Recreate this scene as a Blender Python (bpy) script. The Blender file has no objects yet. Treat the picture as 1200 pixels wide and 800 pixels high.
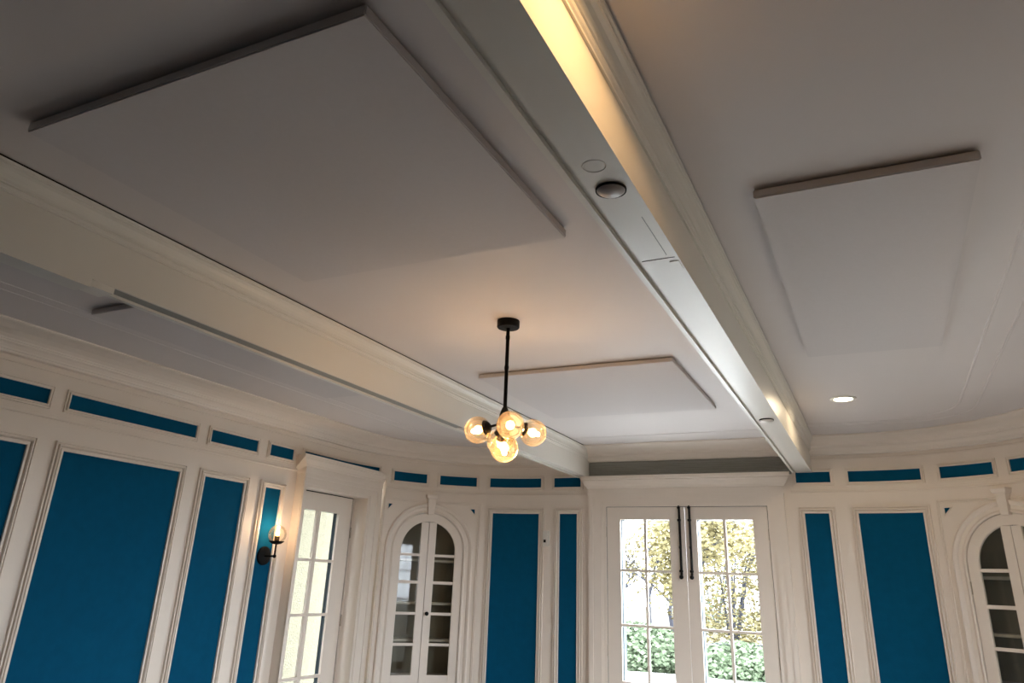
import bpy, bmesh, math, random
from mathutils import Vector, Matrix
R_ = math.radians
PI = math.pi
C = bpy.context.scene.collection
random.seed(7)
H = 3.0

# ------------------------------------------------------------------ materials
def mat(name, col, rough=.5, spec=.5, metal=0, noise=0.0, nscale=6, bump=0.0, bscale=60, emit=None, estr=0):
    m = bpy.data.materials.new(name); m.use_nodes = True
    nt = m.node_tree; b = nt.nodes['Principled BSDF']
    b.inputs['Base Color'].default_value = (*col, 1)
    b.inputs['Roughness'].default_value = rough
    b.inputs['Metallic'].default_value = metal
    b.inputs['Specular IOR Level'].default_value = spec
    tc = nt.nodes.new('ShaderNodeTexCoord')
    if noise:
        n = nt.nodes.new('ShaderNodeTexNoise'); n.inputs['Scale'].default_value = nscale; n.inputs['Detail'].default_value = 4
        nt.links.new(tc.outputs['Object'], n.inputs['Vector'])
        mx = nt.nodes.new('ShaderNodeMix'); mx.data_type = 'RGBA'
        mx.inputs[6].default_value = (*[c * (1 - noise) for c in col], 1)
        mx.inputs[7].default_value = (*[min(1, c * (1 + noise)) for c in col], 1)
        nt.links.new(n.outputs['Fac'], mx.inputs[0]); nt.links.new(mx.outputs[2], b.inputs['Base Color'])
    if bump:
        n = nt.nodes.new('ShaderNodeTexNoise'); n.inputs['Scale'].default_value = bscale; n.inputs['Detail'].default_value = 3
        nt.links.new(tc.outputs['Object'], n.inputs['Vector'])
        bp = nt.nodes.new('ShaderNodeBump'); bp.inputs['Strength'].default_value = bump; bp.inputs['Distance'].default_value = .01
        nt.links.new(n.outputs['Fac'], bp.inputs['Height']); nt.links.new(bp.outputs['Normal'], b.inputs['Normal'])
    if emit:
        b.inputs['Emission Color'].default_value = (*emit, 1); b.inputs['Emission Strength'].default_value = estr
    return m

def glass(name, tint=(.96, .98, .97), refl=.06, rough=.02, milk=0, mcol=(1, .7, .35), most=.5):
    m = bpy.data.materials.new(name); m.use_nodes = True
    nt = m.node_tree; nt.nodes.clear()
    o = nt.nodes.new('ShaderNodeOutputMaterial'); t = nt.nodes.new('ShaderNodeBsdfTransparent'); g = nt.nodes.new('ShaderNodeBsdfGlossy')
    t.inputs['Color'].default_value = (*tint, 1); g.inputs['Roughness'].default_value = rough
    mx = nt.nodes.new('ShaderNodeMixShader')
    lw = nt.nodes.new('ShaderNodeLayerWeight'); lw.inputs['Blend'].default_value = .25
    mp = nt.nodes.new('ShaderNodeMapRange'); mp.inputs['To Min'].default_value = refl; mp.inputs['To Max'].default_value = most
    nt.links.new(lw.outputs['Fresnel'], mp.inputs['Value']); nt.links.new(mp.outputs['Result'], mx.inputs['Fac'])
    src = t.outputs[0]
    if milk:
        tr = nt.nodes.new('ShaderNodeBsdfTranslucent'); tr.inputs['Color'].default_value = (*mcol, 1)
        m2 = nt.nodes.new('ShaderNodeMixShader'); m2.inputs[0].default_value = milk
        nt.links.new(t.outputs[0], m2.inputs[1]); nt.links.new(tr.outputs[0], m2.inputs[2]); src = m2.outputs[0]
    nt.links.new(src, mx.inputs[1]); nt.links.new(g.outputs[0], mx.inputs[2]); nt.links.new(mx.outputs[0], o.inputs['Surface'])
    return m

def emission(name, col, s):
    m = bpy.data.materials.new(name); m.use_nodes = True
    nt = m.node_tree; nt.nodes.clear()
    o = nt.nodes.new('ShaderNodeOutputMaterial'); e = nt.nodes.new('ShaderNodeEmission')
    e.inputs['Color'].default_value = (*col, 1); e.inputs['Strength'].default_value = s
    nt.links.new(e.outputs[0], o.inputs['Surface']); return m

M = {}
M['ceil'] = mat('ceiling_paint', (.64, .593, .575), .6, .3, noise=.02, nscale=2, bump=.03, bscale=180)
M['wood'] = mat('cream_woodwork', (.79, .71, .63), .42, .45, noise=.02, nscale=9, bump=.02, bscale=90)
M['beam'] = mat('beam_gloss_paint', (.67, .638, .58), .36, .38, noise=.02, nscale=4, bump=.03, bscale=40)
M['teal'] = mat('teal_fabric', (.0015, .076, .158), .9, .08, noise=.16, nscale=14, bump=.12, bscale=260)
M['teal_trim'] = mat('teal_exterior_paint', (.003, .022, .036), .45, .4)
M['panel'] = mat('acoustic_fabric', (.61, .57, .56), .85, .15, noise=.03, nscale=60, bump=.10, bscale=420)
M['grey'] = mat('grey_ribbed_strip', (.30, .30, .275), .6, .3)
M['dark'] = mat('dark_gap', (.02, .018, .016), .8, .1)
M['black'] = mat('black_metal', (.003, .003, .0035), .5, .12)
M['iron'] = mat('wrought_iron', (.004, .004, .005), .45, .2)
M['brass'] = mat('aged_hinge', (.42, .37, .30), .4, .5, metal=.5)
M['white_plastic'] = mat('white_plastic', (.72, .69, .63), .4, .5)
M['disc'] = mat('pearl_disc', (.40, .36, .34), .35, .5, noise=.2, nscale=25)
M['glass'] = glass('window_glass')
M['cab_glass'] = glass('cabinet_glass', (.80, .82, .78), .035, .04, most=.4)
M['amber'] = glass('amber_globe', (1, .93, .80), .05, .03, milk=.035, most=.55)
M['sconce_glass'] = glass('sconce_globe', (1, .95, .88), .04, .02, milk=.02, most=.5)
M['bulb'] = emission('bulb_envelope', (1, .46, .11), 14)
M['filament'] = emission('filament', (1, .76, .52), 400)
M['led'] = emission('downlight_lens', (1, .86, .62), 18)
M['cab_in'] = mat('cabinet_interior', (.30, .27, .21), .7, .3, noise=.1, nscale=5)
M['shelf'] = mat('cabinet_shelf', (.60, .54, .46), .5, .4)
M['floor'] = mat('oak_floor', (.38, .35, .33), .4, .4, noise=.25, nscale=5)
M['rug'] = mat('added_rug_wool', (.035, .033, .036), .95, .1, noise=.3, nscale=30)
M['stucco'] = mat('exterior_stucco', (.155, .143, .102), .9, .1, noise=.10, nscale=24, bump=1.0, bscale=42)
M['terrace'] = mat('terrace_paving', (.80, .80, .78), .8, .2, noise=.05, nscale=3)
M['lawn'] = mat('lawn', (.075, .07, .055), .9, .1, noise=.4, nscale=3)
M['bark'] = mat('tree_bark', (.045, .045, .055), .9, .1, noise=.3, nscale=12)
M['yellow'] = mat('yellow_leaves', (.165, .14, .068), .8, .1, noise=.3, nscale=3)
M['green'] = mat('green_leaves', (.125, .16, .10), .8, .1, noise=.35, nscale=3)
M['shade_roof'] = mat('shade_roof_slab', (.4, .4, .4), .9, .1)

# ------------------------------------------------------------------ object helpers
def tag(o, label=None, cat=None, group=None, kind=None):
    if label: o['label'] = label
    if cat: o['category'] = cat
    if group: o['group'] = group
    if kind: o['kind'] = kind
    return o
def finish(name, bm, m, parent=None, smooth=False, kind=None, label=None, recalc=True):
    if recalc: bmesh.ops.recalc_face_normals(bm, faces=bm.faces[:])
    me = bpy.data.meshes.new(name); bm.to_mesh(me); bm.free()
    me.materials.append(m if not isinstance(m, str) else M[m])
    if smooth:
        for p in me.polygons: p.use_smooth = True
        try: me.set_sharp_from_angle(angle=R_(38))
        except Exception: pass
    o = bpy.data.objects.new(name, me); C.objects.link(o)
    if parent: o.parent = parent
    if kind: o['kind'] = kind
    if label: o['label'] = label
    return o
def empty(name, loc=(0, 0, 0), **k):
    o = bpy.data.objects.new(name, None); o.empty_display_size = .1; C.objects.link(o); o.location = loc
    return tag(o, **k)
def relocate(root):
    """children were built in world coordinates: keep them there"""
    bpy.context.view_layer.update()
    inv = root.matrix_world.inverted()
    for ch in root.children:
        ch.matrix_parent_inverse = inv
def box(bm, x0, x1, y0, y1, z0, z1):
    vs = [bm.verts.new((x, y, z)) for x in (x0, x1) for y in (y0, y1) for z in (z0, z1)]
    for f in ((0, 1, 3, 2), (4, 6, 7, 5), (0, 4, 5, 1), (2, 3, 7, 6), (0, 2, 6, 4), (1, 5, 7, 3)):
        bm.faces.new([vs[i] for i in f])
    return vs
def boxo(name, b, m, parent=None, bev=0, **k):
    bm = bmesh.new(); box(bm, *b)
    if bev: bmesh.ops.bevel(bm, geom=bm.edges[:], offset=bev, segments=2, affect='EDGES')
    return finish(name, bm, m, parent, **k)
def frame_axes(d):
    d = Vector(d).normalized(); a = Vector((0, 0, 1)) if abs(d.z) < .9 else Vector((1, 0, 0))
    u = d.cross(a).normalized(); return u, d.cross(u).normalized()
def tube(bm, pts, rad, n=10, cap=True):
    pts = [Vector(p) for p in pts]; rads = rad if isinstance(rad, (list, tuple)) else [rad] * len(pts)
    rings = []; u = None
    for i, p in enumerate(pts):
        d = (pts[min(i + 1, len(pts) - 1)] - pts[max(i - 1, 0)]).normalized()
        if u is None: u, v = frame_axes(d)
        else:
            u = (u - d * u.dot(d)).normalized(); v = d.cross(u)
        rings.append([bm.verts.new(p + (u * math.cos(2 * PI * k / n) + v * math.sin(2 * PI * k / n)) * rads[i]) for k in range(n)])
    for a, b in zip(rings, rings[1:]):
        for k in range(n): bm.faces.new((a[k], a[(k + 1) % n], b[(k + 1) % n], b[k]))
    if cap: bm.faces.new(rings[0][::-1]); bm.faces.new(rings[-1])
def lathe(bm, prof, org, axis=(0, 0, 1), n=24):
    """prof: (radius, along axis)"""
    o = Vector(org); a = Vector(axis).normalized(); u, v = frame_axes(a); rings = []
    for r, h in prof:
        if r < 1e-6: rings.append([bm.verts.new(o + a * h)])
        else: rings.append([bm.verts.new(o + a * h + (u * math.cos(2 * PI * k / n) + v * math.sin(2 * PI * k / n)) * r) for k in range(n)])
    for A, B in zip(rings, rings[1:]):
        for k in range(n):
            k2 = (k + 1) % n
            if len(A) == 1 and len(B) == 1: continue
            if len(A) == 1: bm.faces.new((A[0], B[k2], B[k]))
            elif len(B) == 1: bm.faces.new((A[k], A[k2], B[0]))
            else: bm.faces.new((A[k], A[k2], B[k2], B[k]))
def sphere_prof(r, n=14, a0=-90, a1=90):
    return [(r * math.cos(R_(a0 + (a1 - a0) * i / n)), r * math.sin(R_(a0 + (a1 - a0) * i / n))) for i in range(n + 1)]

# ------------------------------------------------------------------ the wall path (s = arc length from the middle of the far wall)
XC, YW = -1.78, 7.8
LCX, LCY, LR = -3.38, 6.2, 1.6
RCX, RCY, RR = -.10, 6.13, 1.67
SL0 = -(XC - LCX); SL1 = SL0 - LR * PI / 2          # -1.6 , -4.113
SR0 = RCX - XC; SR1 = SR0 + RR * PI / 2             # 1.68 , 4.303
def W(s, z, off=0.0):
    """point on the wall: off = distance into the room"""
    if s < SL1: return Vector((LCX - LR + off, LCY - (SL1 - s), z))
    if s < SL0:
        a = PI / 2 + (SL0 - s) / LR; r = LR - off; return Vector((LCX + r * math.cos(a), LCY + r * math.sin(a), z))
    if s <= SR0: return Vector((XC + s, YW - off, z))
    if s < SR1:
        a = PI / 2 - (s - SR0) / RR; r = RR - off; return Vector((RCX + r * math.cos(a), RCY + r * math.sin(a), z))
    return Vector((RCX + RR - off, RCY - (s - SR1), z))
def srange(s0, s1, step=.06):
    """break points between s0 and s1, fine only where the wall curves"""
    pts = {s0, s1}
    lo, hi = min(s0, s1), max(s0, s1)
    for b in (SL1, SL0, SR0, SR1):
        if lo < b < hi: pts.add(b)
    for a, b in ((SL1, SL0), (SR0, SR1)):
        x0, x1 = max(lo, a), min(hi, b)
        if x1 > x0:
            n = max(1, int(math.ceil((x1 - x0) / step)))
            for i in range(n + 1): pts.add(x0 + (x1 - x0) * i / n)
    out = []
    for p in sorted(pts):
        if not out or p - out[-1] > 1e-5: out.append(p)
    return out if s0 < s1 else out[::-1]
def wbox(bm, s0, s1, z0, z1, o0, o1, step=.06):
    ss = srange(s0, s1, step); rings = []
    for s in ss: rings.append([bm.verts.new(W(s, z, o)) for z, o in ((z0, o0), (z1, o0), (z1, o1), (z0, o1))])
    for a, b in zip(rings, rings[1:]):
        for k in range(4): bm.faces.new((a[k], a[(k + 1) % 4], b[(k + 1) % 4], b[k]))
    bm.faces.new(rings[0]); bm.faces.new(rings[-1][::-1])
def sweep(bm, s0, s1, prof, closed=True, step=.05):
    """prof: list of (off, z)"""
    rings = [[bm.verts.new(W(s, z, o)) for o, z in prof] for s in srange(s0, s1, step)]
    n = len(prof); m = n if closed else n - 1
    for a, b in zip(rings, rings[1:]):
        for k in range(m): bm.faces.new((a[k], a[(k + 1) % n], b[(k + 1) % n], b[k]))
    if closed: bm.faces.new(rings[0]); bm.faces.new(rings[-1][::-1])
def wall_mesh(bm, s0, s1, holes=(), z0=0, z1=H, arches=()):
    """wall sheet with rectangular holes (a,b,za,zb) and arched ones (c,r,zc,zbot)"""
    ss = set(srange(s0, s1)); zs = {z0, z1}
    for a, b, za, zb in holes: ss |= {a, b}; zs |= {za, zb}
    for c, r, zc, zb in arches:
        for i in range(25): ss.add(c - r * math.cos(PI * i / 24))
        zs |= {zb}
    ss = sorted(x for x in ss if s0 - 1e-6 <= x <= s1 + 1e-6); zs = sorted(zs)
    ss = [x for i, x in enumerate(ss) if i == 0 or x - ss[i - 1] > 1e-4]
    cache = {}
    def V(s, z):
        k = (round(s, 4), round(z, 4))
        if k not in cache: cache[k] = bm.verts.new(W(s, z, 0))
        return cache[k]
    for sa, sb in zip(ss, ss[1:]):
        mid = (sa + sb) / 2; arch = next((A for A in arches if abs(mid - A[0]) < A[1]), None)
        if arch:
            c, r, zc, zb = arch
            h = lambda s: zc + math.sqrt(max(0, r * r - (s - c) ** 2))
            bm.faces.new((V(sa, z0), V(sb, z0), V(sb, zb), V(sa, zb)))
            bm.faces.new((V(sa, h(sa)), V(sb, h(sb)), V(sb, z1), V(sa, z1)))
            continue
        for za, zb in zip(zs, zs[1:]):
            zm = (za + zb) / 2
            if any(a < mid < b and c < zm < d for a, b, c, d in holes): continue
            bm.faces.new((V(sa, za), V(sb, za), V(sb, zb), V(sa, zb)))
def wall(name, s0, s1, **k):
    bm = bmesh.new(); wall_mesh(bm, s0, s1, **k)
    # normals into the room
    bm.normal_update()
    for f in bm.faces:
        c = f.calc_center_median()
        if f.normal.dot(Vector((-1.78, 4.5, c.z)) - c) < 0: f.normal_flip()
    o = finish(name, bm, 'wood', kind='structure', recalc=False)
    md = o.modifiers.new('thick', 'SOLIDIFY'); md.thickness = .12; md.offset = -1
    return o
def ring_pts(s0, s1, z0, z1, d, per):
    """closed loop of (s,z) around a rectangle grown by d"""
    ss = per
    L = []
    f = lambda s: s0 - d if s == s0 else (s1 + d if s == s1 else s)
    for s in ss[:-1]: L.append((f(s), z0 - d))
    L.append((s1 + d, z0 - d))
    L.append((s1 + d, z1 + d))
    for s in ss[::-1][1:-1]: L.append((f(s), z1 + d))
    L.append((s0 - d, z1 + d))
    return L
def frame_mould(bm, s0, s1, z0, z1, prof):
    per = srange(s0, s1); rings = []
    for d, o in prof: rings.append([bm.verts.new(W(s, z, o)) for s, z in ring_pts(s0, s1, z0, z1, d, per)])
    n = len(rings[0])
    for a, b in zip(rings, rings[1:]):
        for k in range(n): bm.faces.new((a[k], a[(k + 1) % n], b[(k + 1) % n], b[k]))

BIG = [(0, 0), (0, .017), (.002, .019), (.016, .019), (.017, .007), (.024, .006), (.027, .022), (.033, .029), (.040, .026), (.041, .009), (.050, .009), (.052, .021), (.060, .021), (.061, .0)]
SMALL = [(0, 0), (0, .016), (.002, .018), (.012, .018), (.013, .005), (.021, .005), (.022, .012), (.028, .012), (.029, 0)]
def wall_panel(parent, s0, s1, z0, z1, prof=BIG, name='teal_panel'):
    bm = bmesh.new(); wbox(bm, s0, s1, z0, z1, -.002, .004)
    f = finish(name, bm, 'teal', parent)
    bm = bmesh.new(); frame_mould(bm, s0, s1, z0, z1, prof)
    finish('panel_moulding', bm, 'wood', f)
    return f

# ------------------------------------------------------------------ floor, ceiling, walls
YB = -5.5                                            # wall behind the camera
S_L = SL1 - (LCY - YB); S_R = SR1 + (RCY - YB)
ZT, ZB = 2.318, .42                                  # tall panels
FZ0, FZ1 = 2.604, 2.704                              # frieze panels
AL, AR = -2.868, 2.838                               # middles of the two arched cabinets
AZ, ARI, ARO = 1.885, .400, .505                     # arch centre height, inner and outer radius
DZ = 2.39                                            # door heads
boxo('floor', (-5.1, 1.69, YB - .12, 7.92, -.12, 0), 'floor', kind='structure')
boxo('ceiling', (-5.12, 1.71, YB - .14, 7.94, H, H + .12), 'ceil', kind='structure')
wl = wall('wall_left', S_L, -3.40, holes=[(-4.66, -3.42, 0.0, 2.595)])
wfl = wall('wall_far_left', -3.40, -1.40, arches=[(AL, ARI, AZ, .30)])
wf = wall('wall_far', -1.40, 1.40, holes=[(XC * 0 - .825, .818, 0.0, DZ)])
wfr = wall('wall_far_right', 1.40, 3.55, arches=[(AR, ARI, AZ, .30)])
RH = [(4.45, 5.70, 0.0, DZ)]
WIN = [(6.02, 7.42, .40, 2.34)]
wr = wall('wall_right', 3.55, S_R, holes=RH + WIN)
# wall behind the camera with two windows
bm = bmesh.new(); BH = []
xs = sorted({-4.98, 1.57} | {v for h in BH for v in h[:2]}); zs = [0, .5, 2.3, H]
for xa, xb in zip(xs, xs[1:]):
    for za, zb in zip(zs, zs[1:]):
        if any(h[0] <= xa and xb <= h[1] and h[2] <= za and zb <= h[3] for h in BH): continue
        bm.faces.new([bm.verts.new(p) for p in ((xa, YB, za), (xa, YB, zb), (xb, YB, zb), (xb, YB, za))])
bmesh.ops.remove_doubles(bm, verts=bm.verts[:], dist=1e-5); bm.normal_update()
for f in bm.faces:
    if f.normal.y < 0: f.normal_flip()
wb = finish('wall_back', bm, 'wood', kind='structure', recalc=False)
md = wb.modifiers.new('thick', 'SOLIDIFY'); md.thickness = .12; md.offset = -1

# teal fields on the walls
for a, b in ((-8.36, -7.333), (-7.078, -6.088), (-5.828, -5.385), (-5.122, -4.918)): wall_panel(wl, a, b, ZB, ZT)
for a, b in ((-8.40, -7.270), (-7.118, -5.997), (-5.838, -5.292), (-5.132, -4.815)): wall_panel(wl, a, b, FZ0, FZ1, SMALL, 'frieze_panel')
wall_panel(wl, -4.66, -3.53, FZ0, FZ1 + .012, SMALL, 'frieze_panel')
wall_panel(wl, -9.8, -8.62, ZB, ZT); wall_panel(wl, -9.8, -8.62, FZ0, FZ1, SMALL, 'frieze_panel')
wall_panel(wl, -12.6, -11.3, ZB, ZT); wall_panel(wl, -14.2, -12.85, ZB, ZT); wall_panel(wl, -11.1, -10.05, ZB, ZT); wall_panel(wl, -11.1, -10.05, FZ0, FZ1, SMALL, 'frieze_panel')
wall_panel(wfl, -2.155, -1.613, ZB, ZT)
for a, b in ((-3.337, -2.937), (-2.782, -2.357), (-2.200, -1.593)): wall_panel(wfl, a, b, FZ0, FZ1, SMALL, 'frieze_panel')
wall_panel(wf, -1.365, -1.163, ZB, ZT); wall_panel(wf, 1.154, 1.368, ZB, ZT)
wall_panel(wf, -1.435, -1.12, FZ0, FZ1, SMALL, 'frieze_panel'); wall_panel(wf, 1.105, 1.413, FZ0, FZ1, SMALL, 'frieze_panel')
wall_panel(wfr, 1.622, 2.157, ZB, ZT)
for a, b in ((1.573, 2.186), (2.347, 2.790), (2.938, 3.36)): wall_panel(wfr, a, b, FZ0, FZ1, SMALL, 'frieze_panel')
for a, b in ((3.62, 4.40), (5.65, 7.6), (8.0, 9.7), (9.9, 10.9)): wall_panel(wr, a, b, FZ0, FZ1, SMALL, 'frieze_panel')
for a, b in ((3.62, 4.28), (8.95, 10.2), (10.45, 11.9), (12.15, 13.6), (13.85, 15.2)): wall_panel(wr, a, b, ZB, ZT)
for x0, x1 in ((-4.7, -3.3), (-3.05, -.4), (-.15, 1.3)):      # unseen dark fields behind the camera, added to cut bounced light
    f = boxo('teal_panel', (x0, x1, YB - .002, YB + .004, ZB, ZT), 'teal', wb)
    bm = bmesh.new()
    for a, b, c, d in ((x0 - .05, x0, ZB - .05, ZT + .05), (x1, x1 + .05, ZB - .05, ZT + .05), (x0, x1, ZT, ZT + .05), (x0, x1, ZB - .05, ZB)): box(bm, a, b, YB, YB + .018, c, d)
    finish('panel_moulding', bm, 'wood', f)
o = boxo('added_dark_rug', (-4.3, 1.45, -4.8, 3.6, .0, .012), 'rug'); tag(o, 'unseen large dark rug added to cut floor bounce in the near half of the room', 'rug')  # out of view, added to keep floor bounce off the near ceiling
# the small triangles in the spandrels beside the arches
def triangle(parent, c, sg):
    a, h = c + sg * .505, 2.352
    sg = -sg
    P = [(a, h), (a + sg * .050, h), (a, h - .055)]
    if sg < 0: P = [P[0], P[2], P[1]]
    bm = bmesh.new()
    lo = [bm.verts.new(W(s, z, -.002)) for s, z in P]; hi = [bm.verts.new(W(s, z, .003)) for s, z in P]
    bm.faces.new(hi); bm.faces.new(lo[::-1])
    for k in range(3): bm.faces.new((lo[k], lo[(k + 1) % 3], hi[(k + 1) % 3], hi[k]))
    f = finish('spandrel_panel', bm, 'teal', parent)
    bm = bmesh.new(); cx = sum(p[0] for p in P) / 3; cz = sum(p[1] for p in P) / 3; rings = []
    for g, o in ((1, 0), (1, .012), (1.30, .012), (1.36, 0)):
        rings.append([bm.verts.new(W(cx + (s - cx) * g, cz + (z - cz) * g, o)) for s, z in P])
    for A, B in zip(rings, rings[1:]):
        for k in range(3): bm.faces.new((A[k], A[(k + 1) % 3], B[(k + 1) % 3], B[k]))
    finish('panel_moulding', bm, 'wood', f)
for w_, c in ((wfl, AL), (wfr, AR)):
    for sg in (-1, 1): triangle(w_, c, sg)

# rails, friezes and the cornice
def strip(name, s0, s1, prof, m='wood'):
    bm = bmesh.new(); sweep(bm, s0, s1, prof); return finish(name, bm, m, kind='structure')
RAIL = [(0, 2.512), (.007, 2.512), (.010, 2.516), (.010, 2.522), (.005, 2.53), (.003, 2.545), (0, 2.548)]
n = 0
for a, b in ((S_L, -4.72), (-3.415, -1.06), (1.05, S_R)):
    n += 1; strip('trim_%d' % n, a, b, RAIL)
CROWN = [(-.01, 3.0), (.33, 3.0), (.33, 2.991), (.315, 2.985), (.30, 2.984), (.26, 2.981), (.20, 2.970), (.15, 2.951), (.125, 2.935), (.120, 2.925), (.108, 2.925), (.106, 2.915),
         (.09, 2.905), (.075, 2.888), (.070, 2.876), (.055, 2.876), (.052, 2.868), (.048, 2.862), (.003, 2.860), (.003, 2.832), (.012, 2.828), (.012, 2.820), (-.01, 2.820)]
XL0, XL1 = -2.935, -2.80                              # left beam faces
XR0, XR1 = -.705, -.524                               # right beam faces
for a, b in ((S_L, XL0 - XC), (XL1 - XC, XR0 - XC), (XR1 - XC, S_R)):
    n += 1; strip('trim_%d' % n, a, b, CROWN)
# fine ridges on the ceiling parallel to the walls
def ridge(name, inset, sides):
    r = .34
    bm = bmesh.new()
    for pts in sides:
        prev = None
        P = [Vector(p) for p in pts]
        for i, p in enumerate(P):
            d = (P[min(i + 1, len(P) - 1)] - P[max(i - 1, 0)]).normalized(); nrm = Vector((-d.y, d.x, 0))
            ring = [bm.verts.new(p + nrm * a + Vector((0, 0, H + c))) for a, c in ((-.009, .001), (-.005, -.004), (.005, -.004), (.009, .001))]
            if prev:
                for k in range(4): bm.faces.new((prev[k], prev[(k + 1) % 4], ring[(k + 1) % 4], ring[k]))
            prev = ring
    return finish(name, bm, 'ceil', kind='structure')
def corner(cx, cy, r, a0, a1, k=14): return [(cx + r * math.cos(R_(a0 + (a1 - a0) * i / k)), cy + r * math.sin(R_(a0 + (a1 - a0) * i / k)), 0) for i in range(k + 1)]
for off, xl, xr, yy in ((.72, -4.20, .79, 7.08), (.86, -4.09, .665, 6.95)):
    n += 1
    r = .55
    left = [(xl, YB, 0)] + corner(xl + r, yy - r, r, 180, 90) + [(XL0 - .06, yy, 0)]
    right = [(xr, YB, 0)] + corner(xr - r, yy - r, r, 0, 90) + [(XR1 + .06, yy, 0)]
    sides = [left, right]
    if off == .72: sides.append([(XL1 + .06, yy, 0), (XR0 - .06, yy, 0)])
    ridge('trim_%d' % n, off, sides)
# baseboards
for nm, a, b in (('baseboard_left', S_L, -4.72), ('baseboard_far_left', -3.41, -1.06), ('baseboard_far_right', 1.05, 4.32), ('baseboard_right', 5.84, S_R)):
    strip(nm, a, b, [(0, 0), (.02, 0), (.02, .15), (.012, .17), (0, .18)])

# ------------------------------------------------------------------ ceiling beams
def crown_beam(bm, x, sg, y0, y1):
    prof = [(0, 2.893), (.008, 2.893), (.009, 2.900), (.015, 2.904), (.017, 2.912), (.015, 2.920), (.021, 2.923), (.022, 2.934), (.026, 2.950), (.034, 2.964), (.046, 2.972),
            (.052, 2.973), (.053, 2.980), (.059, 2.982), (.060, 2.991), (0, 2.991)]
    A = [bm.verts.new((x + sg * d, y0, z)) for d, z in prof]; B = [bm.verts.new((x + sg * d, y1, z)) for d, z in prof]
    for k in range(len(prof)):
        k2 = (k + 1) % len(prof); bm.faces.new((A[k], A[k2], B[k2], B[k]))
    bm.faces.new(A[::-1]); bm.faces.new(B)
def beam(x0, x1, ztrim, label):
    r = empty('ceiling_beam', ((x0 + x1) / 2, YB, 2.7), label=label, cat='ceiling beam', kind='structure')
    y1 = YW
    bm = bmesh.new(); box(bm, x0, x1, YB, y1, 2.716, H)
    finish('beam_body', bm, 'beam', r)
    for x, sg in ((x0, -1), (x1, 1)):
        bm = bmesh.new(); crown_beam(bm, x, sg, YB, y1 - .02); cr = finish('crown_moulding', bm, 'beam', r)
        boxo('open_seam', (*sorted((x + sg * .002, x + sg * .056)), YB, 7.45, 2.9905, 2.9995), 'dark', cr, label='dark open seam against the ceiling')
    return r
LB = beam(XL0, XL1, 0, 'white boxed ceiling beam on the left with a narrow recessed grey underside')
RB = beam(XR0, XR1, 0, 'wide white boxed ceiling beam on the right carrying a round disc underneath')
# right beam underside: board, groove, edge strip
boxo('soffit_board', (-.661, XR1, YB, YW - .01, 2.700, 2.717), 'beam', RB)
boxo('edge_strip', (XR0, -.684, YB, YW - .01, 2.700, 2.717), 'beam', RB)
boxo('joint_line', (-.655, -.536, 2.386, 2.389, 2.6990, 2.7005), 'dark', RB)
boxo('joint_line', (-.560, -.5575, 2.05, 2.36, 2.6992, 2.7005), 'grey', RB)
boxo('patch_plate', (-.562, -.530, 2.42, 2.50, 2.6975, 2.7005), 'beam', RB)
# left beam underside: edge strip and the channel that starts with a rounded end piece
boxo('edge_strip', (XL0, -2.905, YB, YW - .01, 2.700, 2.717), 'beam', LB)
boxo('face_lip', (-2.812, XL1, 1.760, YW - .01, 2.700, 2.717), 'beam', LB)
boxo('closing_board', (-2.90, XL1, YB, 1.762, 2.664, 2.717), 'beam', LB)
boxo('channel_lining', (-2.905, -2.812, 1.86, 5.0, 2.712, 2.7165), 'grey', LB)
bm = bmesh.new()
P = [(-2.897, 1.87), (-2.897, 1.795)] + [(-2.85 - .047 * math.cos(R_(a)), 1.795 - .047 * math.sin(R_(a))) for a in range(15, 180, 15)] + [(-2.803, 1.795), (-2.803, 1.87)]
lo = [bm.verts.new((x, y, 2.672)) for x, y in P]; hi = [bm.verts.new((x, y, 2.716)) for x, y in P]
bm.faces.new(lo); bm.faces.new(hi[::-1])
for k in range(len(P)): bm.faces.new((lo[k], lo[(k + 1) % len(P)], hi[(k + 1) % len(P)], hi[k]))
finish('end_piece', bm, 'white_plastic', LB)
relocate(LB); relocate(RB)

# round devices under the right beam
def beam_disc(x, y, r, m, label, rim=True):
    o = empty('beam_disc', (x, y, 2.7), label=label, cat='disc cover')
    bm = bmesh.new(); lathe(bm, [(r, 0), (r, -.006), (r - .006, -.011), (r * .7, -.015), (0, -.018)], (x, y, 2.6995)); finish('cover', bm, m, o, smooth=True)
    bm = bmesh.new(); lathe(bm, [(r + .001, 0), (r + .004, 0), (r + .004, -.007), (r + .001, -.007)], (x, y, 2.7)); finish('rim', bm, 'dark', o, smooth=True)
    relocate(o); return o
beam_disc(-.594, 1.846, .042, 'disc', 'round pearly disc cover under the wide right ceiling beam, nearest one')
beam_disc(-.603, 5.235, .044, 'beam', 'far round cream disc under the right ceiling beam near the french doors')
bm = bmesh.new(); lathe(bm, [(.030, 0), (.033, -.0016), (.036, 0)], (-.597, 1.705, 2.7), n=28)
o = finish('paint_ring', bm, 'beam', smooth=True); tag(o, 'faint round patch mark on the right beam beside the pearly disc', 'patch mark')

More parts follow.
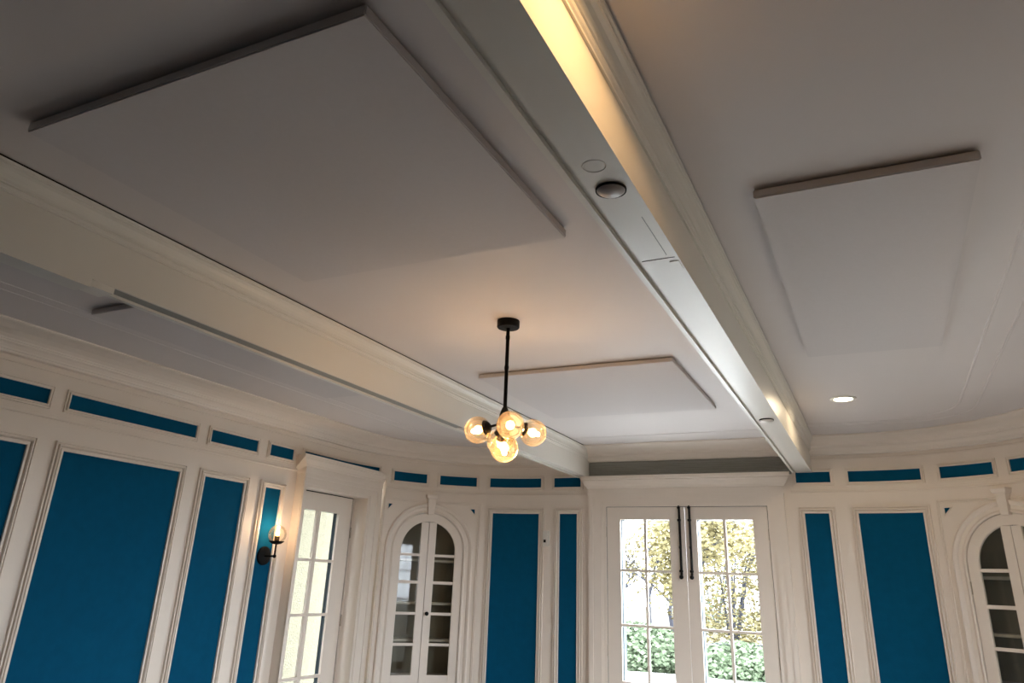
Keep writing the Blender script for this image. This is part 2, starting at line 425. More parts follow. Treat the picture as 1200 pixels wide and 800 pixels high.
# ------------------------------------------------------------------ acoustic ceiling panels
def acoustic(x0, x1, y0, y1, z0, label, skew=0):
    bm = bmesh.new(); vs = box(bm, x0, x1, y0, y1, z0, H - .006)
    bmesh.ops.bevel(bm, geom=bm.edges[:], offset=.004, segments=2, affect='EDGES')
    o = finish('acoustic_panel', bm, 'panel'); tag(o, label, 'ceiling panel', 'fabric acoustic panels on the ceiling')
    bm = bmesh.new(); box(bm, x0 + .02, x1 - .02, y0 + .02, y1 - .02, H - .008, H + .001)
    finish('mounting_plate', bm, 'dark', o)
    return o
acoustic(-2.435, -1.036, 1.178, 2.60, 2.957, 'largest near square ceiling panel between the two beams at upper left')
acoustic(-2.485, -1.068, 4.55, 5.99, 2.966, 'far square ceiling panel between the beams behind the globe chandelier')
acoustic(-.268, .455, 2.54, 4.70, 2.958, 'narrow rectangular ceiling panel right of the right hand beam')
acoustic(-4.0, -3.27, 2.56, 4.72, 2.962, 'ceiling panel over the left bay, mostly hidden by the left beam')

# ------------------------------------------------------------------ ribbed strip above the french door head
g = empty('trim_9', (-1.77, 7.76, 2.79), kind='structure')
boxo('backing', (XL1 + .005, XR0 - .005, 7.784, 7.799, 2.69, 2.862), 'grey', g)
for i, z in enumerate((2.722, 2.744, 2.766, 2.788, 2.810, 2.832)):
    boxo('rib', (XL1 + .006, XR0 - .006, 7.768, 7.785, z, z + .012), 'grey', g)
relocate(g)

# ------------------------------------------------------------------ glazed door leaf in a generic frame
def leaf(parent, T, u0, u1, z0, z1, g0, g1, rows, bars, storm=.10, th=.045, name='door_leaf'):
    """T(u, z, d) -> world point, d = depth away from the room. g0..g1 glass span, rows = list of (zlo, zhi) glass, bars = list of (u0,u1)"""
    def tb(bm, a, b, c, d, e, f):
        vs = [bm.verts.new(T(u, z, dd)) for u in (a, b) for dd in (e, f) for z in (c, d)]
        for q in ((0, 1, 3, 2), (4, 6, 7, 5), (0, 4, 5, 1), (2, 3, 7, 6), (0, 2, 6, 4), (1, 5, 7, 3)): bm.faces.new([vs[i] for i in q])
    zt = rows[0][1]; zb = rows[-1][0]
    def fr(bm, e, f):
        tb(bm, u0, g0, z0, z1, e, f); tb(bm, g1, u1, z0, z1, e, f)
        tb(bm, g0, g1, zt, z1, e, f); tb(bm, g0, g1, z0, zb, e, f)
    bm = bmesh.new(); fr(bm, 0, th * .55); L = finish(name, bm, 'wood', parent)
    bm = bmesh.new(); fr(bm, th * .55, th); finish('exterior_face', bm, 'teal_trim', L, label='dark teal outer face')
    def inner(bm, e, f):
        t = .05
        tb(bm, g0 - t, g0 + .004, z0 + .05, z1 - .02, e, f); tb(bm, g1 - .004, g1 + t, z0 + .05, z1 - .02, e, f); tb(bm, g0, g1, zt, z1 - .02, e, f)
    bm = bmesh.new(); inner(bm, th + .002, th + storm); finish('storm_frame', bm, 'teal_trim', L, label='dark teal outer storm frame')
    bm = bmesh.new()
    for a, b in bars: tb(bm, a, b, zb, zt, .006, th * .8)
    for (l1, h1), (l2, h2) in zip(rows, rows[1:]): tb(bm, g0, g1, h2, l1, .004, th * .8)
    finish('glazing_bars', bm, 'wood', L)
    bm = bmesh.new(); vs = [bm.verts.new(T(u, z, th * .5)) for u, z in ((g0, zb), (g1, zb), (g1, zt), (g0, zt))]; bm.faces.new(vs)
    finish('glass_pane', bm, 'glass', L)
    return L
def hinge(parent, P, ax='z', m='brass'):
    bm = bmesh.new(); tube(bm, [(P[0], P[1], P[2] - .055), (P[0], P[1], P[2] - .05), (P[0], P[1], P[2] + .05), (P[0], P[1], P[2] + .055)], [.003, .007, .007, .003], 8)
    return finish('hinge', bm, m, parent, smooth=True)

# french doors in the far wall
dr = empty('door_1', (-1.78, 7.78, 0), kind='structure')
YD = 7.782
TF = lambda u, z, d: Vector((u, YD + d, z))
rowsF = [(1.768, 2.258), (1.252, 1.745), (.735, 1.229), (.22, .712)]
Lf = leaf(dr, TF, -2.600, -1.776, .02, 2.384, -2.455, -1.932, rowsF, [(-2.203, -2.178)])
Rf = leaf(dr, TF, -1.770, -.968, .02, 2.384, -1.655, -1.108, rowsF, [(-1.398, -1.372)])
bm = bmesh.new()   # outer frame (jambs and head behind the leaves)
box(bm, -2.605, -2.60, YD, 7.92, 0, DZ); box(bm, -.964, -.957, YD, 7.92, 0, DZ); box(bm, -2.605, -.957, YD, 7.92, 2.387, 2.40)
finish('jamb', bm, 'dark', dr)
def casing_prof(bm, pts_in, pts_out, layers): pass
bm = bmesh.new()   # stepped casing
def ucase(bm, xi0, xi1, zi, xo0, xo1, zo, y0, y1):
    box(bm, xo0, xi0, y0, y1, 0, zo); box(bm, xi1, xo1, y0, y1, 0, zo); box(bm, xi0, xi1, y0, y1, zi, zo)
ucase(bm, -2.604, -.962, 2.388, -2.790, -.800, 2.53, 7.768, 7.80)
ucase(bm, -2.640, -.925, 2.425, -2.790, -.800, 2.53, 7.760, 7.769)
ucase(bm, -2.655, -.910, 2.440, -2.775, -.815, 2.53, 7.752, 7.761)
ucase(bm, -2.745, -.845, 2.48, -2.792, -.798, 2.505, 7.744, 7.761)
finish('casing', bm, 'wood', dr)
bm = bmesh.new()   # head cornice, profile extruded with returned ends
prof = [(7.80, 2.504), (7.741, 2.504), (7.741, 2.515), (7.744, 2.575), (7.735, 2.580), (7.730, 2.592), (7.722, 2.60), (7.712, 2.612), (7.700, 2.640), (7.690, 2.650), (7.690, 2.664), (7.680, 2.670), (7.676, 2.700), (7.80, 2.700)]
def headcap(bm, x0, x1, prof, yb):
    A = [bm.verts.new((x0 + (0 if y > yb - .001 else 0) + (.075 - (yb - y)) * 1.0, y, z)) for y, z in prof]
    B = [bm.verts.new((x1 - (.075 - (yb - y)) * 1.0, y, z)) for y, z in prof]
    for k in range(len(prof)):
        k2 = (k + 1) % len(prof); bm.faces.new((A[k], A[k2], B[k2], B[k]))
    bm.faces.new(A[::-1]); bm.faces.new(B)
headcap(bm, -2.862, -.728, prof, 7.76)
finish('head_cornice', bm, 'wood', dr)
for x, zz in ((-2.603, (2.135, 1.0)), (-.963, (2.12, 1.0))):
    for z in zz: hinge(dr, (x, 7.775, z))
for x in (-1.826, -1.722):          # surface bolts
    b = boxo('surface_bolt', (x - .010, x + .010, 7.772, 7.783, 1.70, 2.385), 'iron', dr, bev=.002)
    bm = bmesh.new()
    tube(bm, [(x, 7.758, 2.395), (x, 7.758, 2.30), (x, 7.758, 1.74)], .0085, 10)
    for z, r in ((2.375, .016), (2.252, .019), (1.99, .013), (1.765, .019)): lathe(bm, [(.006, -.016), (r, -.008), (r, .008), (.006, .016)], (x, 7.758, z), n=14)
    lathe(bm, sphere_prof(.021, 8), (x, 7.752, 1.710), n=14); lathe(bm, [(.008, 0), (.012, .02), (.006, .04)], (x, 7.758, 1.72), n=12)
    finish('bolt_rod', bm, 'iron', b, smooth=True)
relocate(dr)

# glazed door in the left wall, set back in a deep reveal
dl = empty('door_2', (-5.07, 6.15, 0), kind='structure')
XD = -5.07
TLd = lambda u, z, d: Vector((XD - d, u, z))
rowsL = [(1.739, 2.196), (1.241, 1.713), (.695, 1.216), (.16, .668)]
leaf(dl, TLd, 5.66, 6.620, .02, 2.366, 5.868, 6.410, rowsL, [(6.078, 6.130)], storm=.022)
bm = bmesh.new(); box(bm, -5.20, -4.89, 5.60, 5.650, 0, 2.42); box(bm, -5.20, -4.89, 6.640, 6.70, 0, 2.42); box(bm, -5.20, -4.89, 5.60, 6.70, 2.376, 2.42)
finish('jamb', bm, 'wood', dl)
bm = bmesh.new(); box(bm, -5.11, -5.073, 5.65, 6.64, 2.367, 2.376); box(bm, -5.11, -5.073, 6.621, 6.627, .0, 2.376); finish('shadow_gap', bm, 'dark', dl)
bm = bmesh.new(); box(bm, -5.11, -5.073, 6.628, 6.64, .0, 2.376); box(bm, -5.11, -5.06, 6.6285, 6.6395, .0, 2.37); finish('door_stop', bm, 'wood', dl)
bm = bmesh.new()
def lcase(bm, i0, i1, zi, o0, o1, zo, x0, x1):
    box(bm, x0, x1, o0, i0, 0, zo); box(bm, x0, x1, i1, o1, 0, zo); box(bm, x0, x1, i0, i1, zi, zo)
lcase(bm, 5.646, 6.644, 2.380, 5.595, 6.876, 2.50, -5.06, -4.888)
lcase(bm, 5.626, 6.675, 2.405, 5.600, 6.860, 2.50, -4.889, -4.880)
lcase(bm, 5.610, 6.790, 2.465, 5.593, 6.868, 2.50, -4.881, -4.872)
finish('casing', bm, 'wood', dl)
bm = bmesh.new()
profL = [(-5.05, 2.50), (-4.872, 2.50), (-4.868, 2.515), (-4.868, 2.562), (-4.860, 2.570), (-4.856, 2.585), (-4.846, 2.605), (-4.834, 2.622), (-4.832, 2.636), (-4.824, 2.642), (-4.822, 2.668), (-5.05, 2.668)]
A = [bm.verts.new((x, 5.593 - max(0, x + 4.872) * 1.9, z)) for x, z in profL]; B = [bm.verts.new((x, 6.868 + max(0, x + 4.872) * .6, z)) for x, z in profL]
for k in range(len(profL)):
    k2 = (k + 1) % len(profL); bm.faces.new((A[k], A[k2], B[k2], B[k]))
bm.faces.new(A[::-1]); bm.faces.new(B)
finish('head_cornice', bm, 'wood', dl)
for z in (2.02, 1.17): hinge(dl, (-5.058, 6.624, z))
relocate(dl)

# matching door and windows of the right wall and the wall behind the camera
d3 = empty('door_3', (1.72, 5.43, 0), kind='structure')
y_a, y_b = RCY - (5.70 - SR1), RCY - (4.45 - SR1)
TRd = lambda u, z, d: Vector((1.62 + d, u, z))
leaf(d3, TRd, y_a, y_b, .02, 2.385, y_a + .15, y_b - .15, rowsL, [((y_a + y_b) / 2 - .02, (y_a + y_b) / 2 + .02)])
bm = bmesh.new(); box(bm, 1.545, 1.69, y_a - .11, y_a, 0, 2.5); box(bm, 1.545, 1.69, y_b, y_b + .11, 0, 2.5); box(bm, 1.545, 1.69, y_a, y_b, 2.387, 2.5)
finish('casing', bm, 'wood', d3); relocate(d3)
def window(i, T, u0, u1, z0, z1):
    w = empty('window_%d' % i, T((u0 + u1) / 2, z0, 0), kind='structure')
    def tb(bm, a, b, c, d, e, f):
        vs = [bm.verts.new(T(u, z, dd)) for u in (a, b) for dd in (e, f) for z in (c, d)]
        for q in ((0, 1, 3, 2), (4, 6, 7, 5), (0, 4, 5, 1), (2, 3, 7, 6), (0, 2, 6, 4), (1, 5, 7, 3)): bm.faces.new([vs[k] for k in q])
    bm = bmesh.new(); t = .06
    tb(bm, u0, u0 + t, z0, z1, .02, .07); tb(bm, u1 - t, u1, z0, z1, .02, .07); tb(bm, u0, u1, z0, z0 + t, .02, .07); tb(bm, u0, u1, z1 - t, z1, .02, .07)
    tb(bm, (u0 + u1) / 2 - .03, (u0 + u1) / 2 + .03, z0, z1, .02, .07)
    for k in (1, 2): tb(bm, u0, u1, z0 + (z1 - z0) * k / 3 - .012, z0 + (z1 - z0) * k / 3 + .012, .03, .06)
    finish('window_frame', bm, 'wood', w)
    bm = bmesh.new(); tb(bm, u0 - .09, u0, z0 - .09, z1 + .09, -.025, 0); tb(bm, u1, u1 + .09, z0 - .09, z1 + .09, -.025, 0); tb(bm, u0, u1, z1, z1 + .09, -.025, 0); tb(bm, u0, u1, z0 - .09, z0, -.045, 0)
    finish('window_casing', bm, 'wood', w)
    bm = bmesh.new(); bm.faces.new([bm.verts.new(T(u, z, .045)) for u, z in ((u0, z0), (u1, z0), (u1, z1), (u0, z1))]); finish('glass_pane', bm, 'glass', w)
    relocate(w); return w
i = 0
for a, b, c, d in WIN:
    i += 1; window(i, lambda u, z, dd: Vector((1.57 + dd, RCY - (u - SR1), z)), a, b, c, d)
for a, b, c, d in BH:
    i += 1; window(i, lambda u, z, dd: Vector((u, YB - dd, z)), a, b, c, d)

# ------------------------------------------------------------------ arched cabinets
def arch_ring(bm, c, zc, zb, prof, half=0, n=40):
    """prof of (radius, off) swept up one side, round the arch and down the other. half -1/1 keeps one side"""
    def loop(r):
        L = []
        if half <= 0: L += [(c - r, zb), (c - r, (zb + zc) / 2)]
        a0, a1 = (180, 0) if half == 0 else ((180, 90) if half < 0 else (90, 0))
        for i in range(n + 1):
            a = R_(a0 + (a1 - a0) * i / n); L.append((c + r * math.cos(a), zc + r * math.sin(a)))
        if half >= 0: L += [(c + r, (zb + zc) / 2), (c + r, zb)]
        return L
    rings = [[bm.verts.new(W(s, z, o)) for s, z in loop(r)] for r, o in prof]
    m = len(rings[0])
    for A, B in zip(rings, rings[1:] + rings[:1]):
        for k in range(m - 1): bm.faces.new((A[k], A[k + 1], B[k + 1], B[k]))
def cabinet(c, label, side):
    g = empty('arched_cabinet', W(c, 0, 0), label=label, cat='cabinet')
    zb = .30
    # surround
    bm = bmesh.new(); arch_ring(bm, c, AZ, 0.0, [(ARI, -.02), (ARI, .022), (ARI + .012, .028), (ARI + .024, .022), (ARI + .030, .014), (ARI + .060, .014), (ARI + .066, .022), (ARI + .075, .030), (ARO - .012, .036), (ARO, .030), (ARO, -.002)])
    finish('arch_surround', bm, 'wood', g, smooth=True)
    bm = bmesh.new(); frame_mould(bm, c - .545, c + .545, .24, 2.396, [(0, 0), (0, .010), (.002, .012), (.009, .012), (.010, .003), (.016, .003), (.017, .010), (.024, .010), (.025, 0)])
    finish('outer_moulding', bm, 'wood', g)
    # keystone
    bm = bmesh.new()
    def ks(rows):
        rr = [[bm.verts.new(W(c + a, z, o)) for a, o in ((-w, -.0), (-w, d), (w, d), (w, -.0))] for z, w, d in rows]
        for A, B in zip(rr, rr[1:]):
            for k in range(4): bm.faces.new((A[k], A[(k + 1) % 4], B[(k + 1) % 4], B[k]))
        bm.faces.new(rr[0]); bm.faces.new(rr[-1][::-1])
    ks([(2.268, .034, .050), (2.300, .036, .052), (2.420, .045, .062)])
    ks([(2.420, .048, .066), (2.436, .048, .066), (2.446, .060, .074), (2.470, .068, .084), (2.482, .068, .084)])
    finish('keystone', bm, 'wood', g)
    # box behind
    bm = bmesh.new(); D = -.36
    wbox(bm, c - .50, c + .50, .22, 2.42, D - .02, D)
    wbox(bm, c - .50, c - .475, .22, 2.42, D, -.13); wbox(bm, c + .475, c + .50, .22, 2.42, D, -.13)
    wbox(bm, c - .50, c + .50, 2.40, 2.42, D, -.13); wbox(bm, c - .50, c + .50, .22, .30, D, -.13)
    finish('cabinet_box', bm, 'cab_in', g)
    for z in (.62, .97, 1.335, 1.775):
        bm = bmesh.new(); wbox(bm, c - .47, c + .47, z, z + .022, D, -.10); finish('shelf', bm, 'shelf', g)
    rows = [(.97 - .31, .935), (.962, 1.235), (1.262, 1.545), (1.575, 1.825)]
    rg = .306
    for sg in (-1, 1):
        bm = bmesh.new(); oi, oo = -.022, .006
        arch_ring(bm, c, AZ, zb, [(rg, oi), (rg, oo - .004), (rg + .006, oo), (ARI - .004, oo), (ARI - .004, oi)], half=sg)
        a, b = sorted((c + sg * .003, c + sg * .085))
        wbox(bm, a, b, zb, AZ + .300, oi + .001, oo - .0005)
        # pointed head of the meeting stile under the arch
        q = [(c + sg * .003, AZ + .299), (c + sg * .085, AZ + .299), (c + sg * .085, AZ + .302), (c + sg * .003, AZ + .305)]
        a, b = sorted((c + sg * .08, c + sg * rg))
        wbox(bm, a, b, zb, rows[0][0], oi, oo)
        L = finish('cabinet_door', bm, 'wood', g)
        for (l1, h1), (l2, h2) in zip(rows, rows[1:] + [(1.852, 2.2)]):
            bm = bmesh.new(); wbox(bm, a, b, h1, l2, oi + .002, oo - .003); finish('glazing_bar', bm, 'wood', L)
        bm = bmesh.new(); P = []
        top = [c + sg * (.08 + (rg + .01 - .08) * i / 16) for i in range(17)]
        lo = [bm.verts.new(W(s, rows[0][0] - .01, -.010)) for s in top]
        hi = [bm.verts.new(W(s, AZ + math.sqrt(max(0, (rg + .01) ** 2 - (s - c) ** 2)), -.010)) for s in top]
        for k in range(16): bm.faces.new((lo[k], lo[k + 1], hi[k + 1], hi[k]))
        finish('glass_pane', bm, 'cab_glass', L)
        for z in (1.70, .75):
            P0 = W(c + sg * (ARI - .001), z, .010); bm = bmesh.new()
            tube(bm, [P0 + Vector((0, 0, -.05)), P0 + Vector((0, 0, .05))], .0065, 8); finish('hinge', bm, 'brass' if side else 'wood', L)
        if sg > 0:
            bm = bmesh.new(); d = (W(c + .03, 1.25, .03) - W(c + .03, 1.25, 0)).normalized(); P0 = W(c + .035, 1.25, .006)
            lathe(bm, [(.008, 0), (.006, .012), (.018, .020), (.021, .030), (.014, .040), (0, .043)], P0, d, 16); finish('knob', bm, 'black', L, smooth=True, label='dark round knob')
    bm = bmesh.new(); wbox(bm, c - .003, c + .003, zb, AZ + ARI - .004, -.022, -.018); finish('door_gap', bm, 'dark', g)
    relocate(g)
cabinet(AL, 'arched built-in cabinet with narrow glazed doors between the left door and teal panel', 0)
cabinet(AR, 'arched built-in glazed cabinet cut by the right edge of the photo', 1)

# ------------------------------------------------------------------ wall box
o = empty('wall_sensor', W(-1.516, 2.057, 0), label='small white sensor box on the woodwork between two teal panels', cat='sensor')
bm = bmesh.new(); wbox(bm, -1.552, -1.481, 1.975, 2.138, 0, .045); bmesh.ops.bevel(bm, geom=bm.edges[:], offset=.006, segments=2, affect='EDGES')
finish('housing', bm, 'white_plastic', o)
bm = bmesh.new(); wbox(bm, -1.535, -1.510, 2.015, 2.045, .044, .050); finish('lens', bm, 'black', o, label='small dark lens')
relocate(o)

# ------------------------------------------------------------------ globe chandelier
def bulb(parent, P, d, rl=.026, with_light=True):
    d = Vector(d).normalized()
    bm = bmesh.new(); lathe(bm, [(.010, 0), (.012, .008), (rl * .8, .026), (rl, .040), (rl * .85, .054), (rl * .4, .064), (0, .067)], P, d, 14)
    return finish('bulb', bm, 'bulb', parent, smooth=True)
def globe_unit(root, hub, c, r, gm):
    hub = Vector(hub); c = Vector(c); d = (c - hub).normalized(); neck = c - d * (r * .92)
    bm = bmesh.new(); tube(bm, [hub, hub.lerp(neck, .5), neck], .0075, 8)
    lathe(bm, [(0, -.012), (.020, -.010), (.030, -.002), (.040, .010), (.043, .018), (.038, .018), (.020, .008)], neck, d, 20)
    lathe(bm, [(.016, -.002), (.016, .032), (.012, .036), (0, .036)], neck, d, 14)
    finish('arm', bm, 'black', root, smooth=True)
    bm = bmesh.new(); lathe(bm, sphere_prof(r, 22, -68, 90), c, d, 32)
    g = finish('glass_globe', bm, gm, root, smooth=True)
    b0 = neck + d * .034
    bm = bmesh.new(); lathe(bm, [(.010, 0), (.013, .008), (.022, .022), (.025, .034), (.021, .047), (.010, .056), (0, .058)], b0, d, 14)
    finish('bulb', bm, 'bulb', g, smooth=True)
    bm = bmesh.new(); lathe(bm, sphere_prof(.011, 6), b0 + d * .062, d, 10); finish('filament', bm, 'filament', g, smooth=True)
def chandelier(px, py, label, offs, hubz=2.42, rg=.075):
    root = empty('globe_chandelier', (px, py, H), label=label, cat='chandelier')
    bm = bmesh.new(); lathe(bm, [(0, 0), (.064, 0), (.065, -.004), (.065, -.038), (.060, -.044), (.012, -.046)], (px, py, H), n=32); finish('canopy', bm, 'black', root, smooth=True)
    bm = bmesh.new(); tube(bm, [(px, py, H - .04), (px, py, hubz + .05)], .0105, 12)
    for z in (2.90, 2.72): lathe(bm, [(.011, -.012), (.0125, -.01), (.0125, .01), (.011, .012)], (px, py, z), n=12)
    finish('rod', bm, 'black', root, smooth=True)
    bm = bmesh.new(); lathe(bm, [(0, .075), (.014, .073), (.022, .055), (.030, .03), (.030, -.02), (.020, -.04), (0, -.045)], (px, py, hubz), n=20); finish('hub', bm, 'black', root, smooth=True)
    for v in offs: globe_unit(root, (px, py, hubz - .01), Vector((px, py, hubz)) + Vector(v), rg, M['amber'])
    relocate(root); return root
# camera orientation (also used to read the globe directions off the photograph)
def rotm(p, y, r):
    cp, sp, cy, sy, cr, sr = math.cos(p), math.sin(p), math.cos(y), math.sin(y), math.cos(r), math.sin(r)
    f = Vector((sy * cp, cy * cp, sp)); r0 = Vector((cy, -sy, 0)); u0 = r0.cross(f)
    return cr * r0 + sr * u0, -sr * r0 + cr * u0, f
FOC, CX, CY = 860.4757, 594.9144, 348.4687
Rv, Uv, Fv = rotm(R_(21.14583317), R_(-26.55217105), R_(2.3513487))
offs = [(-.167, .006, -.040), (.086, -.101, -.048), (.119, .120, -.048), (.019, -.027, -.154), (-.055, .069, -.098)]
chandelier(-1.776, 3.577, 'black chandelier with amber glass globes hanging from the middle ceiling bay', offs)

# ------------------------------------------------------------------ wall sconce
yS, zS = 5.30, 1.733
o = empty('wall_sconce', (-4.98, yS, zS), label='black wall sconce with clear globe on the narrow teal panel beside the door', cat='wall lamp')
xw = -4.976
bm = bmesh.new(); lathe(bm, [(0, .022), (.070, .022), (.078, .016), (.080, .006), (.080, -.001)], (xw, yS, zS), (1, 0, 0), 32); finish('backplate', bm, 'black', o, smooth=True)
bm = bmesh.new(); tube(bm, [(xw + .01, yS, zS), (xw + .125, yS, zS)], .009, 10); lathe(bm, sphere_prof(.016, 8), (xw + .13, yS, zS), n=14)
tube(bm, [(xw + .13, yS, zS), (xw + .13, yS, zS + .11)], .0075, 10); finish('arm', bm, 'black', o, smooth=True)
bm = bmesh.new(); lathe(bm, [(.010, .098), (.040, .104), (.066, .122), (.068, .126), (.040, .116), (.022, .114), (.022, .165), (.016, .17), (0, .17)], (xw + .13, yS, zS), n=28)
finish('cup', bm, 'black', o, smooth=True)
bm = bmesh.new(); lathe(bm, sphere_prof(.080, 22, -52, 90), (xw + .13, yS, zS + .183), n=32); g = finish('glass_globe', bm, 'sconce_glass', o, smooth=True)
bm = bmesh.new(); lathe(bm, [(.010, .168), (.014, .176), (.018, .195), (.015, .215), (.006, .235), (0, .24)], (xw + .13, yS, zS), n=14); finish('bulb', bm, 'bulb', g, smooth=True)
bm = bmesh.new(); lathe(bm, sphere_prof(.010, 6), (xw + .13, yS, zS + .242), n=10); finish('filament', bm, 'filament', g, smooth=True)
relocate(o)

# ------------------------------------------------------------------ recessed downlights
def downlight(x, y, label, e, col=(1, .58, .23)):
    o = empty('downlight', (x, y, H), label=label, cat='ceiling light')
    bm = bmesh.new(); lathe(bm, [(.066, 0), (.094, 0), (.094, -.004), (.088, -.008), (.070, -.008), (.063, -.001)], (x, y, H), n=36); finish('trim_ring', bm, 'white_plastic', o, smooth=True)
    bm = bmesh.new(); lathe(bm, [(.067, -.0035), (0, -.0035)], (x, y, H), n=32); finish('lens', bm, 'led', o)
    relocate(o)
    l = bpy.data.lights.new('downlight_beam', 'SPOT'); l.energy = e; l.color = col; l.spot_size = R_(172); l.spot_blend = .2; l.shadow_soft_size = .05
    lo = bpy.data.objects.new('downlight_beam', l); C.objects.link(lo); lo.location = (x, y, H - .012); return o
downlight(-.127, 6.047, 'lit round recessed downlight in the ceiling beyond the right hand panel', 9, (1, .78, .5))
downlight(-.13, 1.20, 'lit round recessed downlight in the ceiling near the right beam', 17)

# ------------------------------------------------------------------ outdoors
bm = bmesh.new(); lathe(bm, [(6.2, -.3), (6.2, -.02), (0, -.02)], (-3.6, 11.6, -.12), n=64)
finish('terrace_ground', bm, 'terrace', kind='structure')
bm = bmesh.new(); box(bm, -70, 60, -30, 90, -.9, -.45); finish('lawn_ground', bm, 'lawn', kind='structure')
bm = bmesh.new(); box(bm, -6.9, -5.6, 1.0, 12.0, 3.35, 3.5); finish('added_shade_roof', bm, 'shade_roof', kind='structure')  # unseen slab added to hold sky light off the stucco wall
bm = bmesh.new(); box(bm, -7.2, -6.9, 1.0, 12.0, -.14, 4.2)
w = finish('wing_wall', bm, 'stucco', kind='structure')
def tree(x, y, h, m, nleaf, spread, label, name='autumn_tree', cat='tree', seed=0, ls=.16, zlow=.25):
    rnd = random.Random(seed); r = empty(name, (x, y, -.45), label=label, cat=cat)
    bm = bmesh.new(); tips = []
    top = 5 if cat == 'tree' and name == 'bare_tree' else 4
    def branch(p, d, L, rad, lev):
        q = p + d * L; mid = p.lerp(q, .5) + Vector((rnd.uniform(-1, 1), rnd.uniform(-1, 1), 0)) * L * .06
        tube(bm, [p, mid, q], [rad, rad * .8, rad * .6], 5, cap=False); tips.append(q); tips.append(mid)
        if lev == 0: return
        for k in range(3 if lev > 1 else 4):
            nd = (d + Vector((rnd.uniform(-1, 1), rnd.uniform(-1, 1), rnd.uniform(-.35, .75))) * .85).normalized()
            branch(p.lerp(q, rnd.uniform(.5, 1)), nd, L * rnd.uniform(.55, .8), rad * .55, lev - 1)
    branch(Vector((x, y, -.45)), Vector((0, 0, 1)), h * (.35 if top == 4 else .22), h * .014, top)
    finish('trunk', bm, 'bark', r)
    bm = bmesh.new(); tips = [t for t in tips if t.z > h * zlow - .45]
    for k in range(nleaf):
        t = rnd.choice(tips) + Vector((rnd.gauss(0, 1), rnd.gauss(0, 1), rnd.gauss(0, .8))) * spread
        a = Vector((rnd.gauss(0, 1), rnd.gauss(0, 1), rnd.gauss(0, 1))).normalized(); u, v = frame_axes(a); s = ls * rnd.uniform(.6, 1.3)
        bm.faces.new([bm.verts.new(t + u * s), bm.verts.new(t + v * s * .6), bm.verts.new(t - u * s), bm.verts.new(t - v * s * .6)])
    finish('foliage', bm, m, r, recalc=False)
    relocate(r)
def bush(x, y, rx, rz, label, seed=0, m='green', name='green_shrub', cat='shrub'):
    rnd = random.Random(seed); r = empty(name, (x, y, -.45), label=label, cat=cat)
    bm = bmesh.new()
    for k in range(7):
        a = rnd.uniform(0, 6.28); tube(bm, [(x, y, -.45), (x + math.cos(a) * rx * .3, y + math.sin(a) * rx * .3, rz * .5), (x + math.cos(a) * rx * .6, y + math.sin(a) * rx * .6, rz * .9 - .4)], [.05, .03, .01], 5)
    finish('stem', bm, 'bark', r)
    bm = bmesh.new()
    for k in range(6500):
        a = Vector((rnd.gauss(0, 1), rnd.gauss(0, 1), rnd.gauss(0, 1))).normalized() * rnd.uniform(.55, 1.05)
        t = Vector((x + a.x * rx, y + a.y * rx, -.45 + rz * (.5 + .5 * a.z)))
        d = Vector((rnd.gauss(0, 1), rnd.gauss(0, 1), rnd.gauss(0, 1))).normalized(); u, v = frame_axes(d); s = .06 * rnd.uniform(.6, 1.4)
        bm.faces.new([bm.verts.new(t + u * s), bm.verts.new(t + v * s * .6), bm.verts.new(t - u * s), bm.verts.new(t - v * s * .6)])
    finish('foliage', bm, m, r, recalc=False); relocate(r)
tree(-4.6, 21.0, 5.6, 'yellow', 5200, .34, 'yellow autumn tree seen through the right french door leaf', seed=3, ls=.075, zlow=.1)
tree(-3.9, 30.0, 7.0, 'yellow', 5200, .42, 'yellow tree standing behind at the right french door edge', seed=12, ls=.09, zlow=.1)
tree(-7.6, 23.6, 7.0, 'yellow', 500, .4, 'nearly bare tree seen through the left french door leaf', 'bare_tree', seed=5, ls=.06, zlow=.1)
tree(-9.3, 33.5, 9.0, 'yellow', 200, .4, 'distant bare tree between the two nearer bare ones', 'bare_tree', seed=21, ls=.06, zlow=.1)
tree(-7.2, 29.2, 7.0, 'yellow', 2500, .5, 'thinly leaved yellow tree behind the bare tree', seed=31, ls=.07, zlow=.1)
tree(-12.8, 29.0, 8.0, 'yellow', 300, .4, 'bare branched tree furthest left through the french doors', 'bare_tree', seed=9, ls=.06, zlow=.1)
bush(-5.55, 18.9, 1.2, 1.25, 'green shrub low in the left french door leaf, nearest to the terrace', 1)
bush(-9.6, 20.5, 1.9, 2.5, 'taller green shrub at the left edge of the french doors', 2)
bush(-3.15, 18.4, .95, 1.0, 'low green shrub at the right edge of the french doors', 7)
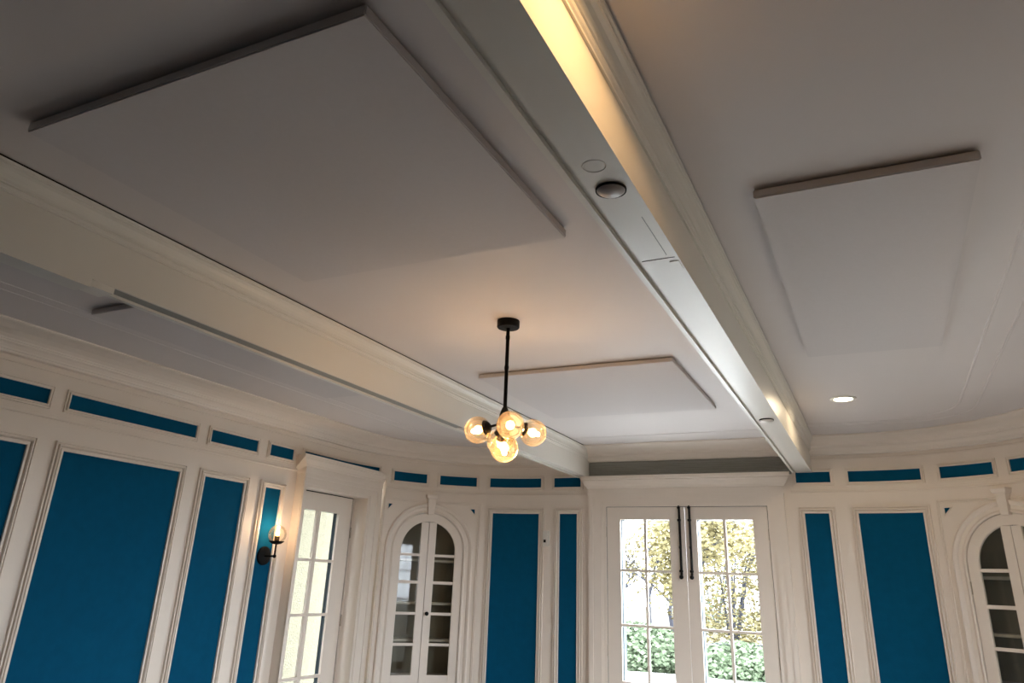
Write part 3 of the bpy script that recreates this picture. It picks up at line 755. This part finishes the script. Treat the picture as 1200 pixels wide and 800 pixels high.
bush(-4.35, 24.6, 1.9, 4.2, 'tall yellow leaved bush behind the yellow tree', 8, 'yellow', 'autumn_bush', 'bush')
bush(-8.6, 44.0, 3.2, 6.0, 'distant green shrub behind the bare trees', 4)

# ------------------------------------------------------------------ daylight
w = bpy.data.worlds.new('sky'); bpy.context.scene.world = w; w.use_nodes = True
nt = w.node_tree; bg = nt.nodes['Background']; bg.inputs['Color'].default_value = (.86, .92, 1.0, 1); bg.inputs['Strength'].default_value = 8.5
def portal(loc, rot, sx, sy):
    l = bpy.data.lights.new('window_portal', 'AREA'); l.shape = 'RECTANGLE'; l.size = sx; l.size_y = sy; l.cycles.is_portal = True
    o = bpy.data.objects.new('window_portal', l); C.objects.link(o); o.location = loc; o.rotation_euler = rot
portal((-1.78, 7.95, 1.2), (R_(-90), 0, 0), 1.64, 2.4)
portal((-5.22, 6.15, 1.2), (0, R_(-90), 0), 2.4, 1.0)
portal((1.72, (y_a + y_b) / 2, 1.2), (0, R_(90), 0), 2.4, 1.25)
for a, b, c, d in WIN: portal((1.72, RCY - ((a + b) / 2 - SR1), (c + d) / 2), (0, R_(90), 0), d - c, b - a)
for a, b, c, d in BH: portal(((a + b) / 2, YB - .15, (c + d) / 2), (R_(90), 0, 0), b - a, d - c)

# ------------------------------------------------------------------ camera
cam = bpy.data.cameras.new('camera'); co = bpy.data.objects.new('camera', cam); C.objects.link(co)
m3 = Matrix((Rv, Uv, -Fv)).transposed(); co.matrix_world = Matrix.Translation((0, 0, 1.6)) @ m3.to_4x4()
cam.sensor_fit = 'HORIZONTAL'; cam.sensor_width = 36; cam.lens = FOC / 1200 * 36
cam.shift_x = (600 - CX) / 1200; cam.shift_y = -(400 - CY) / 1200
cam.clip_end = 300
sc = bpy.context.scene; sc.camera = co
sc.view_settings.view_transform = 'Standard'; sc.view_settings.look = 'None'; sc.view_settings.gamma = 1
sc.view_settings.exposure = 1.25
sc.cycles.use_denoising = True
sc.cycles.max_bounces = 10; sc.cycles.diffuse_bounces = 6; sc.cycles.transparent_max_bounces = 16
sc.cycles.sample_clamp_indirect = 6
